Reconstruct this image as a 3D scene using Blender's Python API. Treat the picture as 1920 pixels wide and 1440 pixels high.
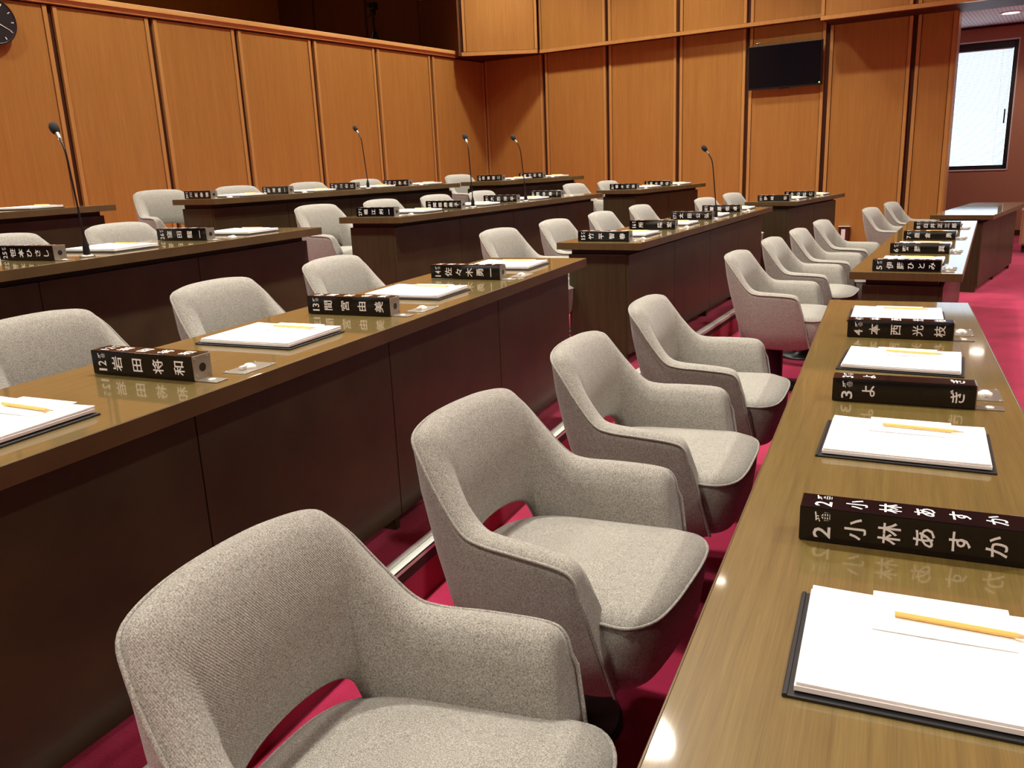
import bpy, bmesh, math, random
from mathutils import Vector, Matrix
random.seed(7)
S = bpy.context.scene
COL = S.collection
for o in list(bpy.data.objects):
    bpy.data.objects.remove(o)

# ---------------------------------------------------------------- camera
CAM_H = 1.30
cam_data = bpy.data.cameras.new('camera')
cam = bpy.data.objects.new('camera', cam_data)
COL.objects.link(cam)
cam_data.sensor_width = 36.0
cam_data.lens = 1570.0 / 1920.0 * 36.0
cam_data.clip_start = 0.05
cam_data.clip_end = 200
RC = ((0.9154914064, 0.4002093876, -0.0413271201),      # right
      (0.0644162165, -0.2471918610, -0.9668230111),     # down
      (-0.3971473730, 0.8824560215, -0.2520819991))     # forward
cam.matrix_world = Matrix(((RC[0][0], -RC[1][0], -RC[2][0], 0.0),
                           (RC[0][1], -RC[1][1], -RC[2][1], 0.0),
                           (RC[0][2], -RC[1][2], -RC[2][2], CAM_H),
                           (0, 0, 0, 1)))
S.camera = cam

# ---------------------------------------------------------------- world (daylight outside the windows)
world = bpy.data.worlds.new('daylight')
S.world = world
world.use_nodes = True
wb = world.node_tree.nodes['Background']
wb.inputs[0].default_value = (0.80, 0.90, 1.0, 1)
wb.inputs[1].default_value = 2.6

# ---------------------------------------------------------------- exposure
S.view_settings.view_transform = 'Standard'
S.view_settings.look = 'None'
S.view_settings.gamma = 1.0
S.view_settings.use_curve_mapping = False
S.view_settings.exposure = 0.42

# ---------------------------------------------------------------- ceiling downlights (positions and power)
CEIL = 4.9
LAMP_W = 420.0
LAMP_COLOR = (1.0, 0.94, 0.82)
_c, _s = math.cos(math.radians(9.5)), math.sin(math.radians(9.5))
_room = [(-6.5, y) for y in (-0.5, 2.2, 4.9, 7.6, 9.9)] + [(-4.4, y) for y in (-0.5, 2.6, 5.6, 9.9)]
LAMPS = [(x * _c + y * _s, -x * _s + y * _c, 0.82 if x < -6 else 0.80) for x, y in _room]
LAMPS += [(-1.51, y, 1.60 if y > 1 else 0.8) for y in (-3.2, -0.2, 2.9, 5.97, 9.04)]
LAMPS += [(x, y, 1.35 if y > 1 else 0.8) for x in (2.9, 5.2) for y in (-3.2, -0.2, 2.9, 5.97, 9.04)]

# ================================================================ helpers
def link(o):
    COL.objects.link(o)
    return o

def empty(name, loc=(0, 0, 0), rz=0.0, parent=None):
    o = bpy.data.objects.new(name, None)
    o.empty_display_size = 0.1
    link(o)
    o.location = loc
    o.rotation_euler = (0, 0, rz)
    if parent:
        o.parent = parent
    return o

def tag(o, label=None, cat=None, group=None, kind=None):
    if label: o['label'] = label
    if cat: o['category'] = cat
    if group: o['group'] = group
    if kind: o['kind'] = kind
    return o

class MB:
    """collects shapes into one mesh"""
    def __init__(self):
        self.v = []; self.f = []; self.sm = []
    def add(self, vs, fs, smooth=False):
        n = len(self.v)
        self.v += [tuple(p) for p in vs]
        self.f += [tuple(i + n for i in f) for f in fs]
        self.sm += [smooth] * len(fs)
        return self
    def box(self, a, b, bev=0.0):
        x0, y0, z0 = a; x1, y1, z1 = b
        if bev <= 0:
            vs = [(x0, y0, z0), (x1, y0, z0), (x1, y1, z0), (x0, y1, z0), (x0, y0, z1), (x1, y0, z1), (x1, y1, z1), (x0, y1, z1)]
            return self.add(vs, [(0, 3, 2, 1), (4, 5, 6, 7), (0, 1, 5, 4), (1, 2, 6, 5), (2, 3, 7, 6), (3, 0, 4, 7)])
        bm = bmesh.new()
        bmesh.ops.create_cube(bm, size=1.0)
        for v in bm.verts:
            v.co = Vector(((x0 + x1) / 2 + v.co.x * (x1 - x0), (y0 + y1) / 2 + v.co.y * (y1 - y0), (z0 + z1) / 2 + v.co.z * (z1 - z0)))
        bmesh.ops.bevel(bm, geom=bm.edges[:], offset=bev, segments=2, profile=0.5, affect='EDGES')
        bm.verts.index_update()
        self.add([v.co[:] for v in bm.verts], [[v.index for v in f.verts] for f in bm.faces])
        bm.free()
        return self
    def xbox(self, a, b, T, bev=0.0):
        m = MB().box(a, b, bev)
        return self.add([T(*p) for p in m.v], m.f)
    def cyl(self, p0, p1, r0, r1=None, n=16, caps=True, smooth=True):
        r1 = r0 if r1 is None else r1
        p0 = Vector(p0); p1 = Vector(p1)
        d = (p1 - p0).normalized()
        a = d.orthogonal().normalized(); b = d.cross(a)
        vs = []
        for p, r in ((p0, r0), (p1, r1)):
            for k in range(n):
                t = 2 * math.pi * k / n
                vs.append(p + a * (r * math.cos(t)) + b * (r * math.sin(t)))
        self.add(vs, [(k, (k + 1) % n, n + (k + 1) % n, n + k) for k in range(n)], smooth)
        if caps:
            self.add(vs[:n], [tuple(reversed(range(n)))])
            self.add(vs[n:], [tuple(range(n))])
        return self
    def lathe(self, prof, n=20, c=(0, 0, 0), axis=None):
        """prof: (radius, height) list; axis: Matrix to orient"""
        vs = []
        for r, h in prof:
            for k in range(n):
                t = 2 * math.pi * k / n
                vs.append(Vector((r * math.cos(t), r * math.sin(t), h)))
        if axis is not None:
            vs = [axis @ p for p in vs]
        vs = [p + Vector(c) for p in vs]
        fs = []
        for j in range(len(prof) - 1):
            for k in range(n):
                fs.append((j * n + k, j * n + (k + 1) % n, (j + 1) * n + (k + 1) % n, (j + 1) * n + k))
        self.add(vs, fs, True)
        self.add(vs[:n], [tuple(reversed(range(n)))])
        self.add(vs[-n:], [tuple(range(n))])
        return self
    def tube(self, pts, r, n=8, closed=False):
        pts = [Vector(p) for p in pts]
        m = len(pts)
        vs = []
        up = None
        for i, p in enumerate(pts):
            a = pts[i - 1] if (i > 0 or closed) else p
            b = pts[(i + 1) % m] if (i < m - 1 or closed) else p
            d = (b - a).normalized()
            if up is None:
                up = d.orthogonal().normalized()
            up = (up - d * up.dot(d)).normalized()
            s = d.cross(up)
            rr = r[i] if isinstance(r, (list, tuple)) else r
            for k in range(n):
                t = 2 * math.pi * k / n
                vs.append(p + up * (rr * math.cos(t)) + s * (rr * math.sin(t)))
        fs = []
        for i in range(m if closed else m - 1):
            j = (i + 1) % m
            for k in range(n):
                fs.append((i * n + k, i * n + (k + 1) % n, j * n + (k + 1) % n, j * n + k))
        self.add(vs, fs, True)
        if not closed:
            self.add(vs[:n], [tuple(reversed(range(n)))])
            self.add(vs[-n:], [tuple(range(n))])
        return self
    def mesh(self, name, material):
        me = bpy.data.meshes.new(name)
        me.from_pydata(self.v, [], self.f)
        me.polygons.foreach_set('use_smooth', self.sm)
        if material: me.materials.append(material)
        me.update()
        return me
    def build(self, name, material, parent=None, fix=True):
        me = self.mesh(name, material)
        if fix:
            bm = bmesh.new(); bm.from_mesh(me)
            bmesh.ops.recalc_face_normals(bm, faces=bm.faces[:])
            bm.to_mesh(me); bm.free()
        o = link(bpy.data.objects.new(name, me))
        if parent: o.parent = parent
        return o

def inst(src, parent, name=None):
    c = src.copy()
    if name: c.name = name
    c.parent = parent
    return link(c)

def copy_tree(root, parent=None):
    c = root.copy(); link(c)
    c.parent = parent
    for ch in root.children:
        copy_tree(ch, c)
    return c

def catmull(P, n):
    """interpolate a list of tuples, n samples per span"""
    out = []
    m = len(P)
    for i in range(m - 1):
        p0 = P[max(i - 1, 0)]; p1 = P[i]; p2 = P[i + 1]; p3 = P[min(i + 2, m - 1)]
        for k in range(n):
            t = k / n
            out.append(tuple(0.5 * (2 * b + (c - a) * t + (2 * a - 5 * b + 4 * c - d) * t * t + (-a + 3 * b - 3 * c + d) * t ** 3)
                             for a, b, c, d in zip(p0, p1, p2, p3)))
    out.append(P[-1])
    return out

# ---------------------------------------------------------------- materials
def new_mat(name):
    m = bpy.data.materials.new(name); m.use_nodes = True
    nt = m.node_tree
    return m, nt, nt.nodes['Principled BSDF']

def plain(name, col, rough=0.5, metal=0.0, spec=None, emit=None, strength=0.0):
    m, nt, b = new_mat(name)
    b.inputs['Base Color'].default_value = (*col, 1)
    b.inputs['Roughness'].default_value = rough
    b.inputs['Metallic'].default_value = metal
    if spec is not None: b.inputs['Specular IOR Level'].default_value = spec
    if emit:
        b.inputs['Emission Color'].default_value = (*emit, 1)
        b.inputs['Emission Strength'].default_value = strength
    return m

def wood(name, c1, c2, scale, rough=0.35, coat=0.0, coat_rough=0.1, fine=0.5, spec=0.5, coat_ior=1.5):
    """grain streaks: scale = noise frequency along x, y, z (small number = along the grain)"""
    m, nt, b = new_mat(name)
    N = nt.nodes; L = nt.links
    tc = N.new('ShaderNodeTexCoord')
    mp = N.new('ShaderNodeMapping'); mp.inputs['Scale'].default_value = scale
    L.new(tc.outputs['Object'], mp.inputs[0])
    n1 = N.new('ShaderNodeTexNoise'); n1.inputs['Scale'].default_value = 1.0; n1.inputs['Detail'].default_value = 5; n1.inputs['Roughness'].default_value = 0.65
    L.new(mp.outputs[0], n1.inputs['Vector'])
    mp2 = N.new('ShaderNodeMapping'); mp2.inputs['Scale'].default_value = tuple(s * 6 for s in scale)
    L.new(tc.outputs['Object'], mp2.inputs[0])
    n2 = N.new('ShaderNodeTexNoise'); n2.inputs['Scale'].default_value = 1.0; n2.inputs['Detail'].default_value = 3
    L.new(mp2.outputs[0], n2.inputs['Vector'])
    mx = N.new('ShaderNodeMix'); mx.data_type = 'FLOAT'; mx.inputs[0].default_value = fine
    L.new(n1.outputs['Fac'], mx.inputs[2]); L.new(n2.outputs['Fac'], mx.inputs[3])
    cr = N.new('ShaderNodeValToRGB')
    cr.color_ramp.elements[0].position = 0.34; cr.color_ramp.elements[0].color = (*c1, 1)
    cr.color_ramp.elements[1].position = 0.66; cr.color_ramp.elements[1].color = (*c2, 1)
    L.new(mx.outputs[0], cr.inputs[0]); L.new(cr.outputs[0], b.inputs['Base Color'])
    b.inputs['Roughness'].default_value = rough
    b.inputs['Specular IOR Level'].default_value = spec
    b.inputs['Coat Weight'].default_value = coat
    b.inputs['Coat Roughness'].default_value = coat_rough
    b.inputs['Coat IOR'].default_value = coat_ior
    return m

def fabric():
    m, nt, b = new_mat('grey_beige_upholstery')
    N = nt.nodes; L = nt.links
    tc = N.new('ShaderNodeTexCoord')
    n1 = N.new('ShaderNodeTexNoise'); n1.inputs['Scale'].default_value = 420; n1.inputs['Detail'].default_value = 2
    n2 = N.new('ShaderNodeTexNoise'); n2.inputs['Scale'].default_value = 60; n2.inputs['Detail'].default_value = 3
    L.new(tc.outputs['Object'], n1.inputs['Vector']); L.new(tc.outputs['Object'], n2.inputs['Vector'])
    mx = N.new('ShaderNodeMix'); mx.data_type = 'FLOAT'; mx.inputs[0].default_value = 0.10
    L.new(n1.outputs['Fac'], mx.inputs[2]); L.new(n2.outputs['Fac'], mx.inputs[3])
    cr = N.new('ShaderNodeValToRGB')
    cr.color_ramp.elements[0].position = 0.30; cr.color_ramp.elements[0].color = (0.140, 0.134, 0.116, 1)
    cr.color_ramp.elements[1].position = 0.70; cr.color_ramp.elements[1].color = (0.455, 0.447, 0.395, 1)
    L.new(mx.outputs[0], cr.inputs[0]); L.new(cr.outputs[0], b.inputs['Base Color'])
    w = N.new('ShaderNodeTexWave'); w.inputs['Scale'].default_value = 150; w.bands_direction = 'DIAGONAL'; w.inputs['Distortion'].default_value = 1.5
    L.new(tc.outputs['Object'], w.inputs['Vector'])
    ad = N.new('ShaderNodeMath'); ad.operation = 'ADD'
    L.new(w.outputs['Fac'], ad.inputs[0]); L.new(n1.outputs['Fac'], ad.inputs[1])
    bp = N.new('ShaderNodeBump'); bp.inputs['Strength'].default_value = 0.25; bp.inputs['Distance'].default_value = 0.002
    L.new(ad.outputs[0], bp.inputs['Height']); L.new(bp.outputs[0], b.inputs['Normal'])
    b.inputs['Roughness'].default_value = 0.92
    b.inputs['Specular IOR Level'].default_value = 0.15
    b.inputs['Sheen Weight'].default_value = 0.25
    b.inputs['Sheen Roughness'].default_value = 0.5
    return m

def carpet():
    m, nt, b = new_mat('crimson_carpet')
    N = nt.nodes; L = nt.links
    tc = N.new('ShaderNodeTexCoord')
    n1 = N.new('ShaderNodeTexNoise'); n1.inputs['Scale'].default_value = 3.2; n1.inputs['Detail'].default_value = 3
    n2 = N.new('ShaderNodeTexNoise'); n2.inputs['Scale'].default_value = 260; n2.inputs['Detail'].default_value = 2
    L.new(tc.outputs['Object'], n1.inputs['Vector']); L.new(tc.outputs['Object'], n2.inputs['Vector'])
    mx = N.new('ShaderNodeMix'); mx.data_type = 'FLOAT'; mx.inputs[0].default_value = 0.4
    L.new(n1.outputs['Fac'], mx.inputs[2]); L.new(n2.outputs['Fac'], mx.inputs[3])
    cr = N.new('ShaderNodeValToRGB')
    cr.color_ramp.elements[0].position = 0.38; cr.color_ramp.elements[0].color = (0.23, 0.008, 0.036, 1)
    cr.color_ramp.elements[1].position = 0.62; cr.color_ramp.elements[1].color = (0.38, 0.018, 0.072, 1)
    L.new(mx.outputs[0], cr.inputs[0]); L.new(cr.outputs[0], b.inputs['Base Color'])
    bp = N.new('ShaderNodeBump'); bp.inputs['Strength'].default_value = 0.4; bp.inputs['Distance'].default_value = 0.004
    L.new(n2.outputs['Fac'], bp.inputs['Height']); L.new(bp.outputs[0], b.inputs['Normal'])
    b.inputs['Roughness'].default_value = 1.0
    b.inputs['Specular IOR Level'].default_value = 0.05
    b.inputs['Sheen Weight'].default_value = 0.2
    return m

def perforated():
    m, nt, b = new_mat('perforated_ceiling_board')
    N = nt.nodes; L = nt.links
    tc = N.new('ShaderNodeTexCoord')
    mp = N.new('ShaderNodeMapping'); mp.inputs['Scale'].default_value = (22, 22, 22); mp.inputs['Rotation'].default_value = (0, 0, math.radians(9.5))
    L.new(tc.outputs['Object'], mp.inputs[0])
    vo = N.new('ShaderNodeTexVoronoi'); vo.inputs['Randomness'].default_value = 0.0; vo.inputs['Scale'].default_value = 1.0
    vo.voronoi_dimensions = '2D'
    L.new(mp.outputs[0], vo.inputs['Vector'])
    cr = N.new('ShaderNodeValToRGB')
    cr.color_ramp.elements[0].position = 0.16; cr.color_ramp.elements[0].color = (0.05, 0.045, 0.04, 1)
    cr.color_ramp.elements[1].position = 0.22; cr.color_ramp.elements[1].color = (0.72, 0.70, 0.68, 1)
    L.new(vo.outputs['Distance'], cr.inputs[0]); L.new(cr.outputs[0], b.inputs['Base Color'])
    b.inputs['Roughness'].default_value = 0.9
    return m

def translucent(name, col, tr=0.5):
    m, nt, b = new_mat(name)
    N = nt.nodes; L = nt.links
    b.inputs['Base Color'].default_value = (*col, 1); b.inputs['Roughness'].default_value = 0.6
    t = N.new('ShaderNodeBsdfTranslucent'); t.inputs[0].default_value = (*col, 1)
    mx = N.new('ShaderNodeMixShader'); mx.inputs[0].default_value = tr
    L.new(b.outputs[0], mx.inputs[1]); L.new(t.outputs[0], mx.inputs[2])
    L.new(mx.outputs[0], N['Material Output'].inputs[0])
    return m

M = {}
M['wall'] = wood('honey_veneer_panelling', (0.34, 0.152, 0.034), (0.42, 0.205, 0.050), (14, 14, 0.5), rough=0.38, spec=0.35)
M['stile'] = wood('honey_veneer_edging', (0.43, 0.212, 0.058), (0.53, 0.280, 0.085), (14, 14, 0.5), rough=0.38, spec=0.35)
M['rail'] = wood('honey_veneer_rail', (0.60, 0.335, 0.105), (0.70, 0.41, 0.145), (2, 2, 20), rough=0.35, spec=0.4)
M['groove'] = wood('dark_groove_board', (0.045, 0.014, 0.005), (0.07, 0.022, 0.008), (14, 14, 0.5), rough=0.6, spec=0.2)
M['gallery'] = wood('shaded_gallery_veneer', (0.12, 0.048, 0.018), (0.16, 0.065, 0.024), (14, 14, 0.5), rough=0.5, spec=0.2)  # veneer colour darkened to stand for the gallery's shade
M['desk'] = wood('shaded_oak_desk', (0.028, 0.0195, 0.0072), (0.050, 0.0365, 0.014), (30, 1.2, 1.2), rough=0.5, coat=0.15, coat_rough=0.16, spec=0.3)  # same oak as the tops, darkened for the poor light on panels
M['desktop'] = wood('varnished_oak_top', (0.124, 0.087, 0.023), (0.198, 0.145, 0.041), (70, 1.4, 1.4), rough=0.36, coat=1.0, coat_rough=0.05, spec=0.4, fine=0.45, coat_ior=1.8)
M['edge'] = wood('shaded_oak_top_edge', (0.072, 0.045, 0.016), (0.115, 0.074, 0.027), (30, 1.2, 1.2), rough=0.45, coat=0.15, coat_rough=0.2, spec=0.3)  # the top's oak, darkened to imitate less light on its vertical edges
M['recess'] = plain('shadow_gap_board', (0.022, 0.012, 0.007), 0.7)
M['fabric'] = fabric()
M['piping'] = plain('upholstery_piping', (0.42, 0.40, 0.34), 0.9, spec=0.1)
M['black'] = plain('black_powder_coat', (0.008, 0.008, 0.009), 0.35)
M['gloss'] = plain('black_acrylic', (0.006, 0.005, 0.006), 0.10)
M['rubber'] = plain('black_foam', (0.012, 0.012, 0.013), 0.9)
M['letters'] = plain('white_lettering', (0.92, 0.92, 0.92), 0.5)
M['steel'] = plain('brushed_steel', (0.46, 0.445, 0.385), 0.40, 1.0)
M['alu'] = plain('aluminium_nosing', (0.70, 0.73, 0.68), 0.45, 0.25)
M['paper'] = plain('white_paper', (0.93, 0.93, 0.92), 0.8, spec=0.2)
M['leather'] = plain('black_leatherette', (0.012, 0.013, 0.015), 0.45)
M['pencil'] = plain('yellow_pencil_paint', (0.85, 0.55, 0.14), 0.4)
M['pencilwood'] = plain('bare_pencil_wood', (0.70, 0.47, 0.26), 0.7)
M['graphite'] = plain('graphite', (0.05, 0.05, 0.06), 0.4)
M['clip'] = plain('ivory_plastic', (0.82, 0.80, 0.74), 0.35)
M['carpet'] = carpet()
M['terracotta'] = wood('russet_wall_covering', (0.36, 0.165, 0.100), (0.41, 0.190, 0.118), (40, 40, 40), rough=0.7, spec=0.2)
M['perf'] = perforated()
M['ceiling'] = plain('white_plaster', (0.62, 0.60, 0.56), 0.9)
M['frame'] = plain('black_window_frame', (0.012, 0.010, 0.010), 0.4)
M['reveal'] = plain('white_window_reveal', (0.70, 0.62, 0.60), 0.6)
M['slat'] = translucent('white_blind_slat', (0.66, 0.78, 0.86), 0.55)
M['tv'] = plain('black_screen', (0.004, 0.005, 0.008), 0.12)
M['tvcase'] = plain('black_tv_case', (0.010, 0.012, 0.013), 0.3)
M['led'] = plain('green_led', (0.1, 0.9, 0.1), 0.4, emit=(0.3, 1.0, 0.1), strength=4)
M['lens'] = plain('lit_lamp_lens', (1, 1, 1), 0.4, emit=(1.0, 0.88, 0.72), strength=14)
M['white'] = plain('white_plastic', (0.80, 0.80, 0.78), 0.4)
M['clock'] = plain('black_clock_face', (0.010, 0.012, 0.014), 0.45)
M['side'] = wood('salmon_oak', (0.36, 0.19, 0.11), (0.43, 0.235, 0.14), (1.5, 1.5, 30), rough=0.45)
gm, gnt, gb = new_mat('clear_window_glass')
gb.inputs['Base Color'].default_value = (1, 1, 1, 1); gb.inputs['Roughness'].default_value = 0.0
gb.inputs['Transmission Weight'].default_value = 1.0; gb.inputs['IOR'].default_value = 1.01
M['glass'] = gm

# ================================================================ room (frame turned 9.5 degrees)
RA = math.radians(9.5)
CA, SA = math.cos(RA), math.sin(RA)
def W(x, y, z):
    return (x * CA + y * SA, -x * SA + y * CA, z)

def struct(name, mb, material, parent=None):
    o = mb.build(name, material, parent)
    if parent is None: o['kind'] = 'structure'
    return o

XL, YF = -7.81, 11.30          # left wall face, far wall face
YW = 14.50                      # window wall face
ZR = 2.87                       # top of the lower panelling

# floor and the three raised tiers
struct('floor', MB().xbox((-13, -6, -0.2), (7, 15.0, 0.0), W), M['carpet'])
TIER = {1: 0.0, 2: 0.156, 3: 0.312, 4: 0.458}
STEP = {2: [(-1.25, -5.0), (-1.25, 3.82), (-0.846, 8.13), (-0.005, 11.78)],
        3: [(-2.83, -5.0), (-2.83, 4.3), (-2.49, 7.3), (-1.50, 11.98)],
        4: [(-4.74, -5.0), (-4.74, 2.9), (-3.74, 7.7), (-2.81, 12.1)]}
for r in (2, 3, 4):
    P = STEP[r]; z1 = TIER[r]; z0 = TIER[r - 1] - 0.02
    poly = P + [(-12.0, 13.3), (-12.5, -5.0)]
    n = len(poly)
    mb = MB().add([(x, y, z0) for x, y in poly] + [(x, y, z1) for x, y in poly],
                  [tuple(range(n - 1, -1, -1)), tuple(range(n, 2 * n))] + [(k, (k + 1) % n, n + (k + 1) % n, n + k) for k in range(n)])
    fo = struct('floor_%d' % r, mb, M['carpet'])
    for (ax, ay), (bx, by) in zip(P[:-1], P[1:]):
        d = Vector((bx - ax, by - ay, 0)); Ln = d.length; d.normalize(); nn = Vector((d.y, -d.x, 0))
        def T(x, y, z, a=(ax, ay), d=d, nn=nn):
            return (a[0] + d.x * y + nn.x * x, a[1] + d.y * y + nn.y * x, z)
        mb = MB()
        mb.xbox((-0.047, 0, z1), (-0.026, Ln, z1 + 0.006), T)
        mb.xbox((-0.022, 0, z1), (0.003, Ln, z1 + 0.006), T)
        mb.xbox((0.0, 0, z1 - 0.012), (0.003, Ln, z1 + 0.005), T)
        mb.xbox((-0.047, 0, z1), (0.0, Ln, z1 + 0.002), T)
        mb.build('step_nosing', M['alu'], fo)
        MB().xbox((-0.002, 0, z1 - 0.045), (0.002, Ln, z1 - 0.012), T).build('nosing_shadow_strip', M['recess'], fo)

# panels -----------------------------------------------------------
def panel(parent, T, w0, w1, z0, z1, mat='wall', stile='stile', sw=0.038, gap=0.007):
    """a veneered board with edge strips; T(w, d, z): w along the wall, d out of the wall"""
    p = MB().xbox((w0 + sw + gap, 0.0, z0), (w1 - sw - gap, 0.024, z1), T).build('panel', M[mat], parent)
    for a, b in ((w0, w0 + sw), (w1 - sw, w1)):
        MB().xbox((a, 0.0, z0), (b, 0.034, z1), T).build('edge_strip', M[stile], p)
    return p

GR = 0.055     # width of the dark groove between two panels
# left wall: panelling below the public gallery
wl = struct('wall_left', MB().xbox((XL - 0.16, -5.0, 0.0), (XL - 0.034, YF + 0.1, ZR), W), M['groove'])
TL = lambda w, d, z: W(XL - 0.034 + d, w, z)
gl = [-4.6, -3.55, -2.5, -1.45, -0.4, 0.65, 1.7, 2.6, 3.55, 4.536, 5.545, 6.586, 7.709, 8.832, 9.992, YF + 0.02]
for a, b in zip(gl[:-1], gl[1:]):
    panel(wl, TL, a + GR / 2, b - GR / 2, 0.45, ZR - 0.02)
tr = MB().xbox((XL - 0.20, -5.0, ZR + 0.035), (XL + 0.045, 10.62, ZR + 0.085), W, 0.006)
tr.xbox((XL - 0.16, -5.0, ZR - 0.005), (XL + 0.02, 10.62, ZR + 0.045), W, 0.004)
struct('trim_1', tr, M['rail'])

# public gallery behind and above the left wall
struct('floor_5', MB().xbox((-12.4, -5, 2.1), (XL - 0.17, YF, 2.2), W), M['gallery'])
struct('wall_gallery', MB().xbox((-12.5, -5, 2.0), (-12.2, YF + 0.2, CEIL + 0.1), W), M['wall'])
we = struct('wall_gallery_end', MB().xbox((-12.4, YF, 2.0), (XL - 0.1, YF + 0.15, CEIL + 0.1), W), M['groove'])
TE = lambda w, d, z: W(w, YF - d, z)
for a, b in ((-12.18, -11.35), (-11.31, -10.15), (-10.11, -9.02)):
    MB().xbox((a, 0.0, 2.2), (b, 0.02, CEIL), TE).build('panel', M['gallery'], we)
struct('unseen_light_baffle', MB().xbox((XL - 0.3, -5, 3.64), (XL - 0.02, 10.2, CEIL), W), M['wall'])  # added unseen header that keeps lamp light out of the gallery

# far wall, lower part
XR = -1.30
wf = struct('wall_far', MB().xbox((XL - 0.1, YF + 0.034, 0.0), (XR, YF + 0.22, CEIL), W), M['groove'])
TF = lambda w, d, z: W(w, YF + 0.034 - d, z)
gf = [XL - 0.02, -6.75, -5.70, -4.64, -3.69, -2.70, -1.73]
for a, b in zip(gf[:-1], gf[1:]):
    panel(wf, TF, a + GR / 2, b - GR / 2, 0.10, ZR)
panel(wf, TF, -1.73 + GR / 2, XR, 0.10, ZR)
MB().xbox((XR - 0.001, YF - 0.0, 0.0), (XR + 0.02, YF + 0.24, CEIL), W).build('end_board', M['wall'], wf)
struct('baseboard_far', MB().xbox((XL, YF - 0.012, 0.0), (XR, YF + 0.03, 0.10), W), M['groove'])
# far wall, upper projecting part
PJ = 0.15
YU = YF - PJ
wu = struct('wall_far_upper', MB().xbox((-6.72, YU + 0.034, ZR), (-2.66, YF + 0.1, CEIL), W), M['groove'])
TU = lambda w, d, z: W(w, YU + 0.034 - d, z)
gu = [-6.72, -5.63, -4.58, -3.64, -2.66]
for a, b in zip(gu[:-1], gu[1:]):
    panel(wu, TU, a + GR / 2 if a > -6.7 else a, b - GR / 2, ZR + 0.045, CEIL)
MB().xbox((-6.72, -0.005, ZR - 0.005), (-2.66, 0.05, ZR + 0.04), TU).build('bottom_rail', M['stile'], wu)
# chamfered box across the corner
cA, cB, cC = (-9.02, 11.30), (-7.62, 10.47), (-6.73, 11.06)
cD = (-6.73, 11.33)
pts = [cA, cB, cC, cD, (-9.02, 11.36)]
zc = ZR - 0.005
mb = MB().add([W(x, y, zc) for x, y in pts] + [W(x, y, CEIL) for x, y in pts],
              [tuple(range(5)), tuple(range(5, 10))] + [(k, (k + 1) % 5, 5 + (k + 1) % 5, 5 + k) for k in range(5)])
wc = struct('wall_corner_upper', mb, M['groove'])
def seg_T(a, b):
    d = Vector((b[0] - a[0], b[1] - a[1], 0)); Ln = d.length; d.normalize(); nn = Vector((d.y, -d.x, 0))
    return (lambda w, dd, z: W(a[0] + d.x * w + nn.x * dd, a[1] + d.y * w + nn.y * dd, z)), Ln
T1, L1 = seg_T(cB, cC)
panel(wc, T1, 0.03, L1 + 0.03, ZR + 0.045, CEIL)
MB().xbox((0.0, 0.0, ZR - 0.012), (L1 + 0.03, 0.045, ZR + 0.038), T1).build('bottom_rail', M['stile'], wc)
T2, L2 = seg_T(cA, cB)
panel(wc, T2, 0.0, L2 - 0.02, ZR - 0.0, CEIL, mat='gallery', stile='gallery')  # dark veneer paints the shade on this face
# deeper box above the right end, running on over the window bay
ZB = 2.785
YB = 10.75
wr = struct('wall_right_upper', MB().xbox((-2.66, YB + 0.034, ZB), (7.0, YF + 0.22, CEIL), W), M['groove'])
TB = lambda w, d, z: W(w, YB + 0.034 - d, z)
gb_ = [-2.66, -1.66, -0.6, 0.45, 1.5, 2.55, 3.6, 4.65, 5.7, 6.9]
for a, b in zip(gb_[:-1], gb_[1:]):
    panel(wr, TB, a + (GR / 2 if a > -2.6 else 0), b - GR / 2, ZB + 0.045, CEIL)
MB().xbox((-2.66, -0.005, ZB - 0.005), (6.9, 0.05, ZB + 0.04), TB).build('bottom_rail', M['stile'], wr)

# window bay on the right
ZA = 1.30 + 1.650
WINX = [(-2.30, -0.846), (0.15, 1.60), (2.55, 4.0), (4.95, 6.4)]
WZ0, WZ1 = 1.30 - 0.357, 1.30 + 1.450
mbw = MB()
xs = [-3.0] + [v for p in WINX for v in p] + [7.0]
for i in range(0, len(xs), 2):
    mbw.xbox((xs[i], YW, 0.0), (xs[i + 1], YW + 0.25, CEIL), W)
for a, b in WINX:
    mbw.xbox((a, YW, 0.0), (b, YW + 0.25, WZ0), W)
    mbw.xbox((a, YW, WZ1), (b, YW + 0.25, CEIL), W)
struct('wall_window', mbw, M['terracotta'])
struct('wall_bay_side', MB().xbox((-3.1, YF + 0.2, 0), (-2.95, YW + 0.2, CEIL), W), M['terracotta'])
struct('ceiling_2', MB().xbox((-3.0, YF + 0.2, ZA), (7.0, YW + 0.1, ZA + 0.1), W), M['perf'])
struct('trim_3', MB().xbox((-3.0, YW - 0.02, ZA - 0.03), (7.0, YW + 0.0, ZA), W), M['recess'])
struct('baseboard_window', MB().xbox((-2.95, YW - 0.015, 0.0), (7.0, YW, 0.08), W), M['groove'])
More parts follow.
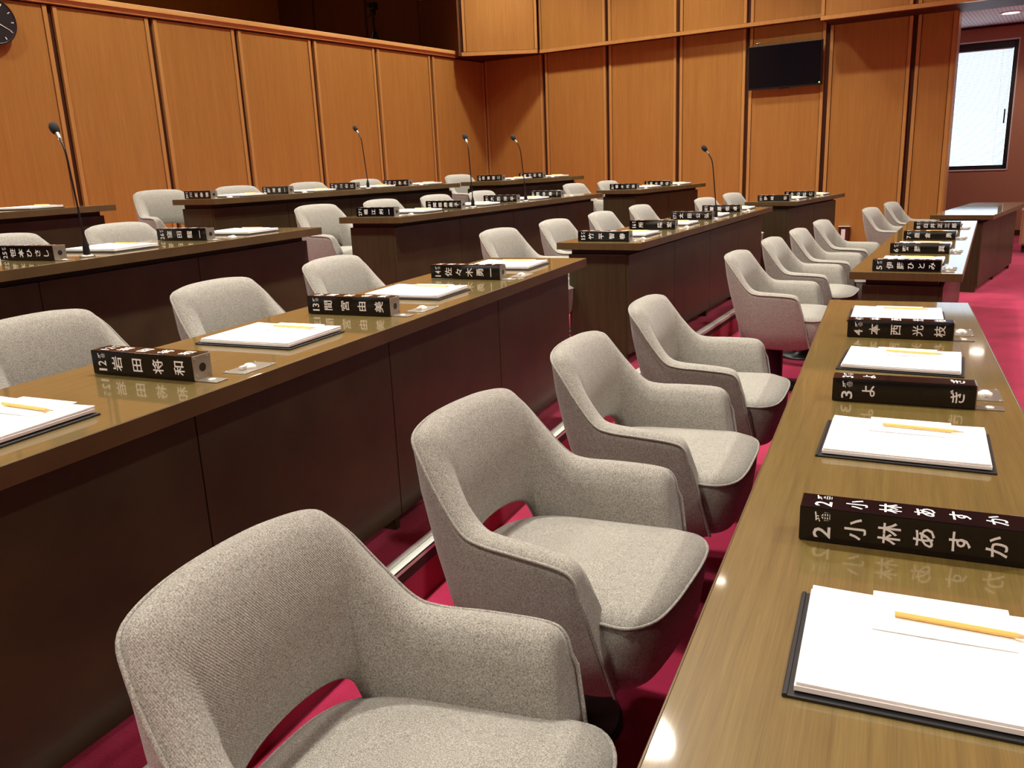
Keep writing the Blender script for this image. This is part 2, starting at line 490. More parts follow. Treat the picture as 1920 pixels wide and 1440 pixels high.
for i, (a, b) in enumerate(WINX):
    wn = empty('window_%d' % (i + 1)); wn['kind'] = 'structure'
    r = MB()
    r.xbox((a, YW - 0.012, WZ1 - 0.014), (b, YW + 0.10, WZ1), W)
    r.xbox((a, YW - 0.012, WZ0), (b, YW + 0.10, WZ0 + 0.014), W)
    r.xbox((a, YW - 0.012, WZ0), (a + 0.014, YW + 0.10, WZ1), W)
    r.xbox((b - 0.014, YW - 0.012, WZ0), (b, YW + 0.10, WZ1), W)
    r.build('window_reveal', M['reveal'], wn)
    fr = MB()
    ft = 0.10
    fr.xbox((a + 0.014, YW + 0.075, WZ1 - 0.014 - ft), (b - 0.014, YW + 0.13, WZ1 - 0.014), W)
    fr.xbox((a + 0.014, YW + 0.075, WZ0 + 0.014), (b - 0.014, YW + 0.13, WZ0 + 0.014 + 0.06), W)
    fr.xbox((a + 0.014, YW + 0.075, WZ0 + 0.014), (a + 0.014 + 0.06, YW + 0.13, WZ1 - 0.014), W)
    fr.xbox((b - 0.014 - 0.06, YW + 0.075, WZ0 + 0.014), (b - 0.014, YW + 0.13, WZ1 - 0.014), W)
    fr.build('window_frame', M['frame'], wn)
    MB().xbox((a + 0.07, YW + 0.14, WZ0 + 0.07), (b - 0.07, YW + 0.146, WZ1 - 0.09), W).build('window_pane', M['glass'], wn)
    MB().xbox((b - 0.12, YW + 0.05, 1.60), (b - 0.10, YW + 0.075, 1.80), W, 0.003).build('window_handle', M['frame'], wn)
    bl = MB()
    z = WZ0 + 0.085; k = 0
    while z < WZ1 - 0.11:
        ang = math.radians(34)
        hw = 0.0125
        c_, s_ = math.cos(ang) * hw, math.sin(ang) * hw
        yb = YW + 0.108
        bl.add([W(a + 0.08, yb - c_, z + s_), W(b - 0.08, yb - c_, z + s_), W(b - 0.08, yb + c_, z - s_), W(a + 0.08, yb + c_, z - s_)], [(0, 1, 2, 3)])
        z += 0.0215; k += 1
    bo = bl.build('venetian_blind', M['slat'], None)
    nth = ['leftmost bay window, beside the wood panelled wall', 'second bay window from the panelled wall', 'third bay window from the panelled wall', 'fourth bay window from the panelled wall'][i]
    tag(bo, 'white venetian blind hanging in the ' + nth, 'blind', 'bay window blinds')
    for cx in (a + 0.2, b - 0.2):
        MB().cyl(W(cx, YW + 0.092, WZ0 + 0.08), W(cx, YW + 0.092, WZ1 - 0.1), 0.002, n=5).build('ladder_cord', M['white'], bo)
    MB().xbox((a + 0.08, YW + 0.098, WZ1 - 0.125), (b - 0.08, YW + 0.125, WZ1 - 0.1), W).build('head_rail', M['white'], bo)

# unseen sides of the room and the main ceiling
struct('wall_right', MB().xbox((6.9, -6, 0), (7.1, 15, CEIL), W), M['wall'])
struct('wall_back', MB().xbox((-12.5, -5.2, 0), (7, -5.0, CEIL), W), M['wall'])
struct('ceiling', MB().xbox((-12.6, -5.2, CEIL), (7.1, 15, CEIL + 0.1), W), M['ceiling'])

# ceiling downlights
def make_downlight():
    root = empty('ceiling_downlight')
    MB().lathe([(0.085, 0.0), (0.085, -0.012), (0.068, -0.012), (0.066, -0.002)], 20).build('trim_ring', M['white'], root)
    MB().lathe([(0.066, -0.004), (0.066, -0.0045)], 20).build('lens', M['lens'], root)
    return root
def spot(parent, power, size=125, z=-0.03):
    ld = bpy.data.lights.new('downlight_lamp', 'SPOT')
    ld.energy = power; ld.color = LAMP_COLOR; ld.spot_size = math.radians(size); ld.spot_blend = 0.9; ld.shadow_soft_size = 0.13
    lo = link(bpy.data.objects.new('downlight_lamp', ld)); lo.location = (0, 0, z); lo.parent = parent
    return lo
dl0 = make_downlight()
DL = []
for i, (x, y, pw) in enumerate(LAMPS):
    d = dl0 if i == 0 else copy_tree(dl0)
    d.location = (x, y, CEIL)
    tag(d, 'round recessed downlight in the main ceiling', 'lamp', 'main ceiling downlights')
    DL.append((d, pw))
for d, pw in DL:
    spot(d, LAMP_W * pw)
db = make_downlight()
db.location = W(-0.92, 13.35, ZA)
db.scale = (1.5, 1.5, 1)
tag(db, 'lit downlight in the perforated ceiling above the bay window', 'lamp')
spot(db, 70)
for k, xx in enumerate((0.9, 2.8, 4.7)):  # added unseen lamps to brighten the bay wall
    q = make_downlight(); q.location = W(xx, 13.0, ZA); spot(q, 110)
    tag(q, 'added unseen downlight brightening the bay under the perforated ceiling', 'lamp', 'added bay fill lamps')
gallery_fill = make_downlight()  # added unseen lamp to brighten the gallery's back wall
gallery_fill.location = W(-10.4, 8.2, CEIL)
tag(gallery_fill, 'added unseen downlight brightening the gallery behind the left wall', 'lamp')
spot(gallery_fill, 650)
dt = empty('smoke_detector', W(-1.04, 11.75, ZA))
MB().lathe([(0.05, 0.0), (0.05, -0.02), (0.03, -0.045), (0.005, -0.05)], 16).build('detector_housing', M['white'], dt)
tag(dt, 'small white ceiling detector in the perforated bay ceiling', 'detector')

# ================================================================ desks
TOPZ = 0.70
DW = 0.517
def make_desk(label, nr, ang, row, L, seats, y0=0.0, group='dark oak council desks'):
    a = math.radians(ang)
    r = empty('council_desk', (nr[0], nr[1], TIER[row]), -a)
    tag(r, label, 'desk', group)
    t = MB().box((-DW + 0.003, 0.003, TOPZ - 0.040), (-0.003, L - 0.003, TOPZ), 0.001).build('desktop', M['desktop'], r)
    for a0, b0 in (((-0.003, 0, 0), (0, L, 0)), ((-DW, 0, 0), (-DW + 0.003, L, 0)), ((-DW + 0.003, 0, 0), (-0.003, 0.003, 0)), ((-DW + 0.003, L - 0.003, 0), (-0.003, L, 0))):
        MB().box((a0[0], a0[1], TOPZ - 0.040), (b0[0], b0[1], TOPZ - 0.0008), 0.0006).build('shaded_edge_band', M['edge'], t)  # thin strips carrying the painted edge shade
    ib = 0.035
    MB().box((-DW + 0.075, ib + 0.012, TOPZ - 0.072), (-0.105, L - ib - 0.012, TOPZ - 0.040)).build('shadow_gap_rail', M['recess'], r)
    for yy in (ib, L - ib - 0.03):
        MB().box((-DW + 0.06, yy, 0.0), (-0.1005, yy + 0.03, TOPZ - 0.070), 0.002).build('end_panel', M['desk'], r)
    n = seats
    pl = (L - 2 * ib) / n
    for k in range(n):
        MB().box((-0.100, ib + k * pl + 0.002, 0.055), (-0.082, ib + (k + 1) * pl - 0.002, TOPZ - 0.070), 0.0012).build('front_panel', M['desk'], r)
        if k:
            MB().box((-DW + 0.09, ib + k * pl - 0.012, 0.0), (-0.102, ib + k * pl + 0.012, TOPZ - 0.075)).build('leg_panel', M['desk'], r)
    MB().box((-DW + 0.10, ib + 0.03, TOPZ - 0.155), (-0.105, L - ib - 0.03, TOPZ - 0.14)).build('book_shelf', M['desk'], r)
    return r

DESK = {
    'r1d1': ((0.319, 0.42), 0.0, 1, 3.312, 4, 'near front-row desk with glossy top carrying name bars 2 to 4'),
    'r1d2': ((0.356, 4.597), 5.6, 1, 3.42, 4, 'front-row desk beyond the near one, carrying name bars 5 to 8'),
    'r1d3': ((0.864, 8.62), 14.5, 1, 1.95, 2, 'short front-row desk by the window bay, its top white with glare'),
    'r2d1': ((-1.310, 0.50), 0.0, 2, 3.345, 4, 'long second-row desk at left carrying name bars 12 to 14'),
    'r2d2': ((-1.239, 4.565), 5.35, 2, 3.30, 4, 'second-row desk in the middle carrying name bars 15 to 18'),
    'r2d3': ((-0.80, 8.59), 13.0, 2, 1.59, 2, 'short second-row desk below the television carrying name bars 19 and 20'),
    'r3d1': ((-2.89, 0.50), 0.0, 3, 3.42, 4, 'third-row desk at left carrying name bars 25 and 26'),
    'r3d2': ((-2.845, 4.70), 6.4, 3, 3.155, 4, 'third-row desk in the middle carrying name bars 27 to 30'),
    'r3d3': ((-2.30, 8.49), 12.0, 3, 1.64, 2, 'short third-row desk by the far wall carrying name bars 31 and 32'),
    'r4d1': ((-4.80, 0.95), 0.0, 4, 3.29, 4, 'back-row desk end at the left edge below the panelled wall'),
    'r4d2': ((-4.40, 4.75), 11.5, 4, 2.81, 4, 'back-row desk in the middle carrying name bars 39 to 42'),
    'r4d3': ((-3.53, 7.79), 12.0, 4, 1.60, 2, 'short back-row desk in the far corner carrying name bars 43 and 44'),
}
ROOT = {}
for k, (nr, ang, row, L, seats, lab) in DESK.items():
    ROOT[k] = make_desk(lab, nr, ang, row, L, seats)

def on_desk(key, off, along, z=0.0):
    """off: distance back from the front edge; along: distance from the near end"""
    nr, ang, row, L, seats, lab = DESK[key]
    a = math.radians(ang)
    return (nr[0] - math.cos(a) * off + math.sin(a) * along, nr[1] + math.sin(a) * off + math.cos(a) * along, TIER[row] + TOPZ + z)

# ================================================================ chairs
def chair_parts():
    H = [  # half of the shell from the arm front to the middle of the back: top x,y,z  bottom x,y,z  thickness
        (0.292, 0.294, 0.512, 0.340, 0.246, 0.285, 0.060),
        (0.281, 0.295, 0.546, 0.312, 0.247, 0.276, 0.062),
        (0.250, 0.294, 0.562, 0.270, 0.248, 0.271, 0.064),
        (0.150, 0.284, 0.566, 0.165, 0.247, 0.268, 0.066),
        (0.065, 0.272, 0.567, 0.085, 0.243, 0.272, 0.066),
        (0.015, 0.264, 0.582, 0.030, 0.237, 0.290, 0.064),
        (-0.042, 0.250, 0.643, -0.018, 0.225, 0.335, 0.062),
        (-0.092, 0.232, 0.706, -0.057, 0.204, 0.408, 0.060),
        (-0.132, 0.200, 0.745, -0.080, 0.174, 0.472, 0.060),
        (-0.158, 0.115, 0.758, -0.092, 0.105, 0.502, 0.060),
        (-0.166, 0.000, 0.761, -0.096, 0.000, 0.510, 0.060)]
    full = H + [(t[0], -t[1], t[2], t[3], -t[4], t[5], t[6]) for t in reversed(H[:-1])]
    Sx = catmull(full, 5)
    m = len(Sx)
    rings = []; tops = []
    for i, s in enumerate(Sx):
        T = Vector(s[:3]); B = Vector(s[3:6]); th = s[6]
        a = Sx[max(i - 1, 0)]; b = Sx[min(i + 1, m - 1)]
        d = Vector(((b[0] + b[3]) - (a[0] + a[3]), (b[1] + b[4]) - (a[1] + a[4]), 0)).normalized()
        n = Vector((-d.y, d.x, 0))
        c = Vector((0.12, 0, 0)) - Vector((T.x, T.y, 0))
        if n.dot(c) < 0: n = -n
        up = (T - B).normalized()
        h = (T - B).length
        out = -n
        rings.append([B + n * 0.006,
                      B + up * 0.012 + out * 0.002,
                      B.lerp(T, 0.33) + out * 0.010,
                      B.lerp(T, 0.66) + out * 0.010,
                      B.lerp(T, 0.93) + out * 0.003,
                      T,
                      T + n * th * 0.30 + up * 0.013,
                      T + n * th * 0.68 + up * 0.014,
                      T + n * th * 1.00 - up * 0.006,
                      T + n * th * 1.20 - up * 0.042,
                      B.lerp(T, 0.58) + n * th * 1.28,
                      B.lerp(T, 0.28) + n * th * 1.12,
                      B + n * th * 0.86 + up * 0.014,
                      B + n * th * 0.60])
        tops.append(T)
    k = len(rings[0])
    for _ in range(14):      # relax the inner face so the tight corners do not fold
        new = [list(r) for r in rings]
        for i in range(1, m - 1):
            for j in range(7, 14):
                w = 0.5 if 8 <= j <= 12 else 0.2
                new[i][j] = rings[i][j].lerp((rings[i - 1][j] + rings[i + 1][j]) / 2, w)
        rings = new
    mb = MB()
    vs = [p for r in rings for p in r]
    fs = []
    for i in range(m - 1):
        for j in range(k):
            fs.append((i * k + j, i * k + (j + 1) % k, (i + 1) * k + (j + 1) % k, (i + 1) * k + j))
    mb.add(vs, fs, True)
    for idx in (0, m - 1):      # rounded arm fronts
        r0 = rings[idx]
        cc = sum(r0, Vector()) / k
        mb.add(r0, [tuple(range(k))], False)
    me_shell = mb
    # piping along the outer edge and down the arm fronts
    def down(s):
        T = Vector(s[:3]); B = Vector(s[3:6])
        return [T.lerp(B, t) + Vector((0.006, math.copysign(0.006, T.y), 0)) for t in (0.98, 0.8, 0.6, 0.4, 0.2, 0.08)]
    first = down(Sx[0]); last = list(reversed(down(Sx[-1])))
    path = first + [t + Vector((0, 0, 0.002)) for t in tops] + last
    pip = MB().tube(path, 0.0037, 6)
    # seat
    half = [(0.415, 0.0), (0.413, 0.10), (0.400, 0.180), (0.362, 0.226), (0.300, 0.230), (0.16, 0.214), (0.03, 0.196), (-0.050, 0.155), (-0.085, 0.09), (-0.092, 0.0)]
    outl = catmull(half, 4)
    outl = outl + [(x, -y) for x, y in reversed(outl[1:-1])]
    q = len(outl)
    cx = 0.15
    lay = [(0.80, 0.272), (0.90, 0.277), (0.950, 0.300), (0.985, 0.370), (1.0, 0.428), (0.985, 0.437), (0.88, 0.450), (0.66, 0.461), (0.36, 0.466), (0.10, 0.467)]
    vs = []
    for sc, z in lay:
        for x, y in outl:
            vs.append((cx + (x - cx) * sc, y * sc, z))
    fs = []
    for l in range(len(lay) - 1):
        for j in range(q):
            fs.append((l * q + j, l * q + (j + 1) % q, (l + 1) * q + (j + 1) % q, (l + 1) * q + j))
    seat = MB().add(vs, fs, True)
    seat.add(vs[:q], [tuple(reversed(range(q)))])
    seat.add(vs[-q:], [tuple(range(q))], True)
    spip = MB().tube([(cx + (x - cx) * 1.004, y * 1.004, 0.431) for x, y in outl], 0.0037, 6, closed=True)
    col = MB().lathe([(0.15, 0.0), (0.15, 0.010), (0.14, 0.016), (0.062, 0.022), (0.056, 0.05), (0.056, 0.27), (0.11, 0.275), (0.11, 0.288)], 24, (0.10, 0, 0))
    return me_shell, pip, seat, spip, col

parts = chair_parts()
chair0 = empty('swivel_armchair')
sh = parts[0].build('upholstered_shell', M['fabric'], chair0)
parts[1].build('shell_piping', M['fabric'], sh)
se = parts[2].build('seat', M['fabric'], chair0)
parts[3].build('seat_piping', M['fabric'], se)
parts[4].build('pedestal', M['black'], chair0)
used = [False]
def place_chair(bx, by, row, face, label):
    """bx, by: where the middle of the back's top edge stands"""
    c = chair0 if not used[0] else copy_tree(chair0)
    used[0] = True
    a = math.radians(face)
    ox, oy = -0.14 * math.cos(a), -0.14 * math.sin(a)
    c.location = (bx - ox, by - oy, TIER[row])
    c.rotation_euler = (0, 0, a)
    tag(c, words_in(label), 'chair', 'grey-beige swivel armchairs')
WORDS = 'zero one two three four five six seven eight nine ten eleven twelve thirteen fourteen fifteen sixteen seventeen eighteen nineteen'.split()
def word(n):
    if n < 20: return WORDS[n]
    t = {2: 'twenty', 3: 'thirty', 4: 'forty'}[n // 10]
    return t if n % 10 == 0 else t + '-' + WORDS[n % 10]
def words_in(s):
    return ' '.join(word(int(w)) if w.isdigit() else (word(int(w[:-1])) + w[-1] if w[:-1].isdigit() else w) for w in s.split())
CH = [
    (-0.865, 0.86, 1, 0, 'nearest grey-beige armchair, cut off by the bottom of the picture'),
    (-0.885, 1.66, 1, -5, 'grey-beige front-row armchair just behind the nearest one, turned slightly'),
    (-0.87, 2.41, 1, -1, 'third grey-beige armchair from the viewer, before name bar 3'),
    (-0.86, 3.20, 1, -1, 'fourth grey-beige armchair from the viewer, at the end of the near desk'),
    (-0.79, 4.93, 1, -6, 'grey-beige armchair showing its black pedestal, before name bar 5'),
    (-0.70, 5.76, 1, -6, 'grey-beige front-row armchair before name bar 6'),
    (-0.60, 6.46, 1, -6, 'grey-beige front-row armchair before name bar 7'),
    (-0.50, 7.28, 1, -8, 'grey-beige front-row armchair before name bar 8'),
    (-0.17, 8.83, 1, -14, 'grey-beige armchair near the wall socket, left of the last two'),
    (0.01, 9.72, 1, -14, 'farthest grey-beige front-row armchair by the glare-topped desk'),
    (-2.33, 0.95, 2, 0, 'grey-beige second-row armchair at the left picture edge before the papers'),
    (-2.33, 1.67, 2, 0, 'grey-beige second-row armchair behind name bar 12'),
    (-2.32, 2.42, 2, 0, 'grey-beige second-row armchair between name bars 12 and 13'),
    (-2.34, 3.20, 2, 0, 'grey-beige second-row armchair behind name bar 13'),
    (-2.21, 4.76, 2, -6, 'grey-beige second-row armchair behind name bar 14'),
    (-2.13, 5.52, 2, -6, 'grey-beige second-row armchair left of name bar 15'),
    (-2.05, 6.32, 2, -6, 'grey-beige second-row armchair behind name bar 15'),
    (-1.98, 7.19, 2, -6, 'grey-beige second-row armchair behind name bar 16'),
    (-1.63, 8.26, 2, -13, 'grey-beige second-row armchair behind name bar 18'),
    (-1.53, 9.20, 2, -13, 'grey-beige second-row armchair left of name bar 19'),
    (-3.90, 2.72, 3, 0, 'grey-beige third-row armchair behind name bar 25'),
    (-3.90, 3.42, 3, 0, 'grey-beige third-row armchair between name bars 25 and 26'),
    (-3.86, 5.17, 3, -8, 'grey-beige third-row armchair in the gap left of name bar 27'),
    (-3.74, 5.86, 3, -6, 'grey-beige third-row armchair behind name bar 27'),
    (-3.64, 6.58, 3, -6, 'grey-beige third-row armchair behind name bar 28'),
    (-3.54, 7.30, 3, -6, 'grey-beige third-row armchair behind name bar 29'),
    (-3.20, 8.95, 3, -12, 'grey-beige third-row armchair right of name bar 30'),
    (-3.05, 9.70, 3, -12, 'grey-beige third-row armchair left of name bar 31'),
    (-5.36, 5.16, 4, -14, 'grey-beige back-row armchair left of name bar 39'),
    (-5.21, 5.88, 4, -11, 'grey-beige back-row armchair between name bars 39 and 40'),
    (-5.05, 6.66, 4, -11, 'grey-beige back-row armchair between name bars 40 and 41'),
    (-4.90, 7.42, 4, -11, 'grey-beige back-row armchair between name bars 41 and 42'),
    (-4.41, 8.54, 4, -14, 'grey-beige back-row armchair left of name bar 43'),
]
for c in CH: place_chair(*c)

for k, v in ROOT.items():
    v['label'] = words_in(v['label'])

# ================================================================ name bars
GLYPH = {}
def glyph(ch):
    """triangulated outline of a character, centred on its box"""
    if ch in GLYPH: return GLYPH[ch]
    cu = bpy.data.curves.new('glyph', 'FONT')
    cu.body = ch; cu.size = 1.0; cu.resolution_u = 2; cu.offset = 0.012
    ob = bpy.data.objects.new('glyph', cu); link(ob)
    dg = bpy.context.evaluated_depsgraph_get()
    me = bpy.data.meshes.new_from_object(ob.evaluated_get(dg))
    vs = [v.co.copy() for v in me.vertices]; fs = [tuple(p.vertices) for p in me.polygons]
    bpy.data.objects.remove(ob); bpy.data.meshes.remove(me); bpy.data.curves.remove(cu)
    if vs:
        x0 = min(v.x for v in vs); x1 = max(v.x for v in vs); y0 = min(v.y for v in vs); y1 = max(v.y for v in vs)
        c = Vector(((x0 + x1) / 2, (y0 + y1) / 2, 0)); vs = [v - c for v in vs]
        GLYPH[ch] = (vs, fs, x1 - x0, y1 - y0)
    else:
        GLYPH[ch] = ([], [], 0, 0)
    return GLYPH[ch]

BL, BW = 0.315, 0.058
def lettering(num, name):
    """mesh on the bar's near face; local x along the bar, z up; characters lie on their side"""
    mb = MB()
    def put(ch, u, v, sx, sy):
        vs, fs, w, h = glyph(ch)
        # character up -> -x, character right -> +z
        mb.add([(u - p.y * sy, 0.0, v + p.x * sx) for p in vs], fs)
    ds = str(num)
    dh = 0.0345
    wd = 0.0165 if len(ds) == 2 else 0.026
    for i, c in enumerate(ds):
        g = glyph(c)
        tw = 0.0125 if len(ds) == 2 else 0.0195
        v = (0.0125 + i * 0.0155) if len(ds) == 2 else 0.017
        put(c, 0.034, v, tw / max(g[2], 0.3), 0.026 / g[3])
    g = glyph('番')
    bw = 0.0150 if len(ds) == 2 else 0.0195
    put('番', 0.034, BW - 0.004 - bw / 2, bw / g[2], 0.023 / g[3])
    n = len(name)
    for i, c in enumerate(name):
        if c == ' ': continue
        u = 0.083 + (0.276 - 0.083) * i / max(n - 1, 1)
        put(c, u, BW / 2, 0.037, 0.034)
    return mb

bar0 = empty('name_bar')
body0 = MB().box((0, 0, 0.001), (BL, BW, BW + 0.001), 0.0018).build('bar', M['gloss'], bar0)
cap = MB().box((BL, 0.001, 0.002), (BL + 0.0025, BW - 0.001, BW), 0.0008)
cap0 = cap.build('steel_end_cap', M['steel'], bar0)
h = MB().cyl((BL + 0.0024, BW / 2, BW / 2), (BL + 0.0032, BW / 2, BW / 2), 0.010, n=16)
h.build('cap_hole', M['black'], cap0)
scr = None
for yy in (0.009, BW - 0.009):
    for zz in (0.010, BW - 0.008):
        if scr is None:
            scr = MB().cyl((0.0, 0, 0), (0.0018, 0, 0), 0.003, n=8).build('cap_screw', M['steel'], cap0); q = scr
        else:
            q = inst(scr, cap0)
        q.location = (BL + 0.0024, yy, zz)
hg = MB().box((BL + 0.002, 0.003, 0.0), (BL + 0.062, 0.042, 0.003), 0.0008)
hg0 = hg.build('hinge_plate', M['steel'], bar0)
MB().lathe([(0.010, 0.003), (0.010, 0.0045), (0.004, 0.006)], 14, (BL + 0.032, 0.022, 0)).build('hinge_screw', M['alu'], hg0)

def place_bar(key, along, num, name, off_right=0.101, rot=0.0, first=[True]):
    b = bar0 if first[0] else copy_tree(bar0)
    first[0] = False
    nr, ang, row, L, seats, lab = DESK[key]
    p = on_desk(key, off_right + BL, along)
    b.location = p
    b.rotation_euler = (0, 0, -math.radians(ang) + math.radians(rot))
    tag(b, 'long black name bar lying on the desk, numbered %s in white' % word(num), 'name plate', 'black name bars lying on the desks')
    return b

def letter_bar(b, num, name):
    me = lettering(num, name).mesh('lettering', M['letters'])
    f = link(bpy.data.objects.new('lettering', me)); f.parent = b
    f.location = (0, -0.0006, 0.001)
    t = link(bpy.data.objects.new('lettering', me)); t.parent = b
    t.location = (0, 0.0, BW + 0.0016); t.rotation_euler = (-math.pi / 2, 0, 0)
BARS = [
    ('r1d1', 0.890, 2, '小林あすか'), ('r1d1', 1.735, 3, 'よ  ぎ'), ('r1d1', 2.535, 4, '本西光枝'),
    ('r1d2', 0.050, 5, '伊藤ひとみ'), ('r1d2', 0.885, 6, '齊藤 巽'), ('r1d2', 1.735, 7, '鹿倉 勇'), ('r1d2', 2.545, 8, '白井正三郎'),
    ('r2d1', 0.885, 12, '岩田将和'), ('r2d1', 1.725, 13, '間宮由美'), ('r2d1', 2.560, 14, '佐々木勇一'),
    ('r2d2', 0.080, 15, '竹平智春'), ('r2d2', 0.900, 16, '所 隆宏'), ('r2d2', 1.746, 17, '太田公弘'), ('r2d2', 2.556, 18, '栗原佑卓'),
    ('r2d3', 0.080, 19, '野崎 信'), ('r2d3', 0.850, 20, '中山隆仁'),
    ('r3d1', 1.809, 25, '笹本ひさし'), ('r3d1', 2.640, 26, '窪田龍一'),
    ('r3d2', 0.063, 27, '堀江創一'), ('r3d2', 0.856, 28, '関根麻美子'), ('r3d2', 1.673, 29, '大西洋平'), ('r3d2', 2.470, 30, '田中寿一'),
    ('r3d3', 0.105, 31, '福本光浩'), ('r3d3', 0.900, 32, '高木秀隆'),
    ('r4d2', 0.040, 39, '川瀬泰徳'), ('r4d2', 0.756, 40, '藤澤進一'), ('r4d2', 1.491, 41, '早川和江'), ('r4d2', 2.170, 42, '川口俊夫'),
    ('r4d3', 0.150, 43, '須賀精二'), ('r4d3', 0.900, 44, '島村和成'),
]
placed = [place_bar(key, al, num, name) for key, al, num, name in BARS]
for b, (key, al, num, name) in zip(placed, BARS):
    letter_bar(b, num, name)

# ================================================================ folders, papers, pencils, socket plates
FX, FY = 0.325, 0.250
fold0 = empty('document_folder')
fb = MB().box((-FX / 2, -FY / 2, 0.0), (FX / 2, FY / 2, 0.004), 0.0015)
fb.build('back_cover', M['leather'], fold0)
MB().box((-FX / 2 + 0.001, -FY / 2, 0.004), (-FX / 2 + 0.006, FY / 2, 0.0055), 0.0008).build('spine_fold', M['leather'], fold0)
MB().box((-0.055, FY / 2 - 0.020, 0.004), (0.055, FY / 2 - 0.004, 0.007), 0.001).build('clip_bar', M['steel'], fold0)

pap0 = empty('paper_stack')
def sheet(x0, x1, y0, y1, z0, z1, curl, name, par):
    nx = 12
    vs = []; fs = []
    for zz in (z0, z1):
        for i in range(nx + 1):
            t = i / nx
            for yy in (y0, y1):
                vs.append((x0 + (x1 - x0) * t, yy, zz + curl * (t - 0.5) ** 2 * (1.0 if yy == y1 else 0.35)))
    st = 2 * (nx + 1)
    for i in range(nx):
        a = 2 * i
        fs.append((a, a + 2, a + 3, a + 1)); fs.append((st + a, st + a + 1, st + a + 3, st + a + 2))
        fs.append((a, st + a, st + a + 2, a + 2)); fs.append((a + 1, a + 3, st + a + 3, st + a + 1))
    fs.append((0, 1, st + 1, st)); e = 2 * nx
    fs.append((e, st + e, st + e + 1, e + 1))
    return MB().add(vs, fs).build(name, M['paper'], par)
sheet(-0.154, 0.150, -0.119, 0.118, 0.0, 0.006, 0.004, 'page_block', pap0)
sheet(-0.152, 0.148, -0.117, 0.121, 0.0065, 0.0095, 0.010, 'page_block', pap0)
sheet(-0.075, 0.085, 0.030, 0.132, 0.0105, 0.0118, 0.0, 'slip', pap0)

pen0 = empty('pencil')
MB().cyl((-0.075, 0, 0), (0.062, 0, 0), 0.0036, n=6, smooth=False).build('barrel', M['pencil'], pen0)
MB().cyl((0.062, 0, 0), (0.078, 0, 0), 0.0035, 0.0010, n=8).build('sharpened_tip', M['pencilwood'], pen0)
MB().cyl((0.078, 0, 0), (0.082, 0, 0), 0.0010, 0.0002, n=6).build('lead', M['graphite'], pen0)

pl0 = empty('socket_plate')
MB().box((-0.02, -0.058, 0.0), (0.045, 0.058, 0.002), 0.0006).build('plate', M['steel'], pl0)
kn = MB().lathe([(0.017, 0.002), (0.017, 0.006), (0.013, 0.008), (0.008, 0.012), (0.002, 0.013)], 18, (0.010, 0, 0))
kn.box((0.005, -0.030, 0.002), (0.016, 0.0, 0.011), 0.002)
kn.build('socket_cap', M['clip'], pl0)
scr = None
for xx in (-0.014, 0.039):
    for yy in (-0.051, 0.051):
        if scr is None:
            scr = MB().lathe([(0.0035, 0.002), (0.0035, 0.0035), (0.001, 0.004)], 8).build('plate_screw', M['steel'], pl0); q = scr
        else:
            q = inst(scr, pl0)
        q.location = (xx, yy, 0)

state = {'f': True, 's': True}
def place_folder(key, along, what, off=0.255, rot=0.0, pencil=True):
    nr, ang, row, L, seats, lab = DESK[key]
    rz = -math.radians(ang) + math.radians(rot)
    p = on_desk(key, off, along)
    objs = []
    what = words_in(what)
    for src, dz, nm in ((fold0, 0.0, 0), (pap0, 0.0062, 1), (pen0, 0.0225, 2)):
        if src is pen0 and not pencil: continue
        o = src if state['f'] else copy_tree(src)
        objs.append(o)
        lx, ly = (0.03, 0.066) if src is pen0 else ((0.004, 0.002) if src is pap0 else (0, 0))
        a = rz
        o.location = (p[0] + lx * math.cos(a) - ly * math.sin(a), p[1] + lx * math.sin(a) + ly * math.cos(a), p[2] + dz)
        o.rotation_euler = (0, 0, rz + (math.radians(-3) if src is pen0 else 0))
    state['f'] = False
    tag(objs[0], 'black document folder under white papers, ' + what, 'folder', 'black folders on the desks')
    tag(objs[1], 'stack of white papers on a black folder, ' + what, 'papers', 'white paper stacks on the desks')
    if pencil: tag(objs[2], 'yellow pencil on white papers, ' + what, 'pencil', 'pencils on the papers')
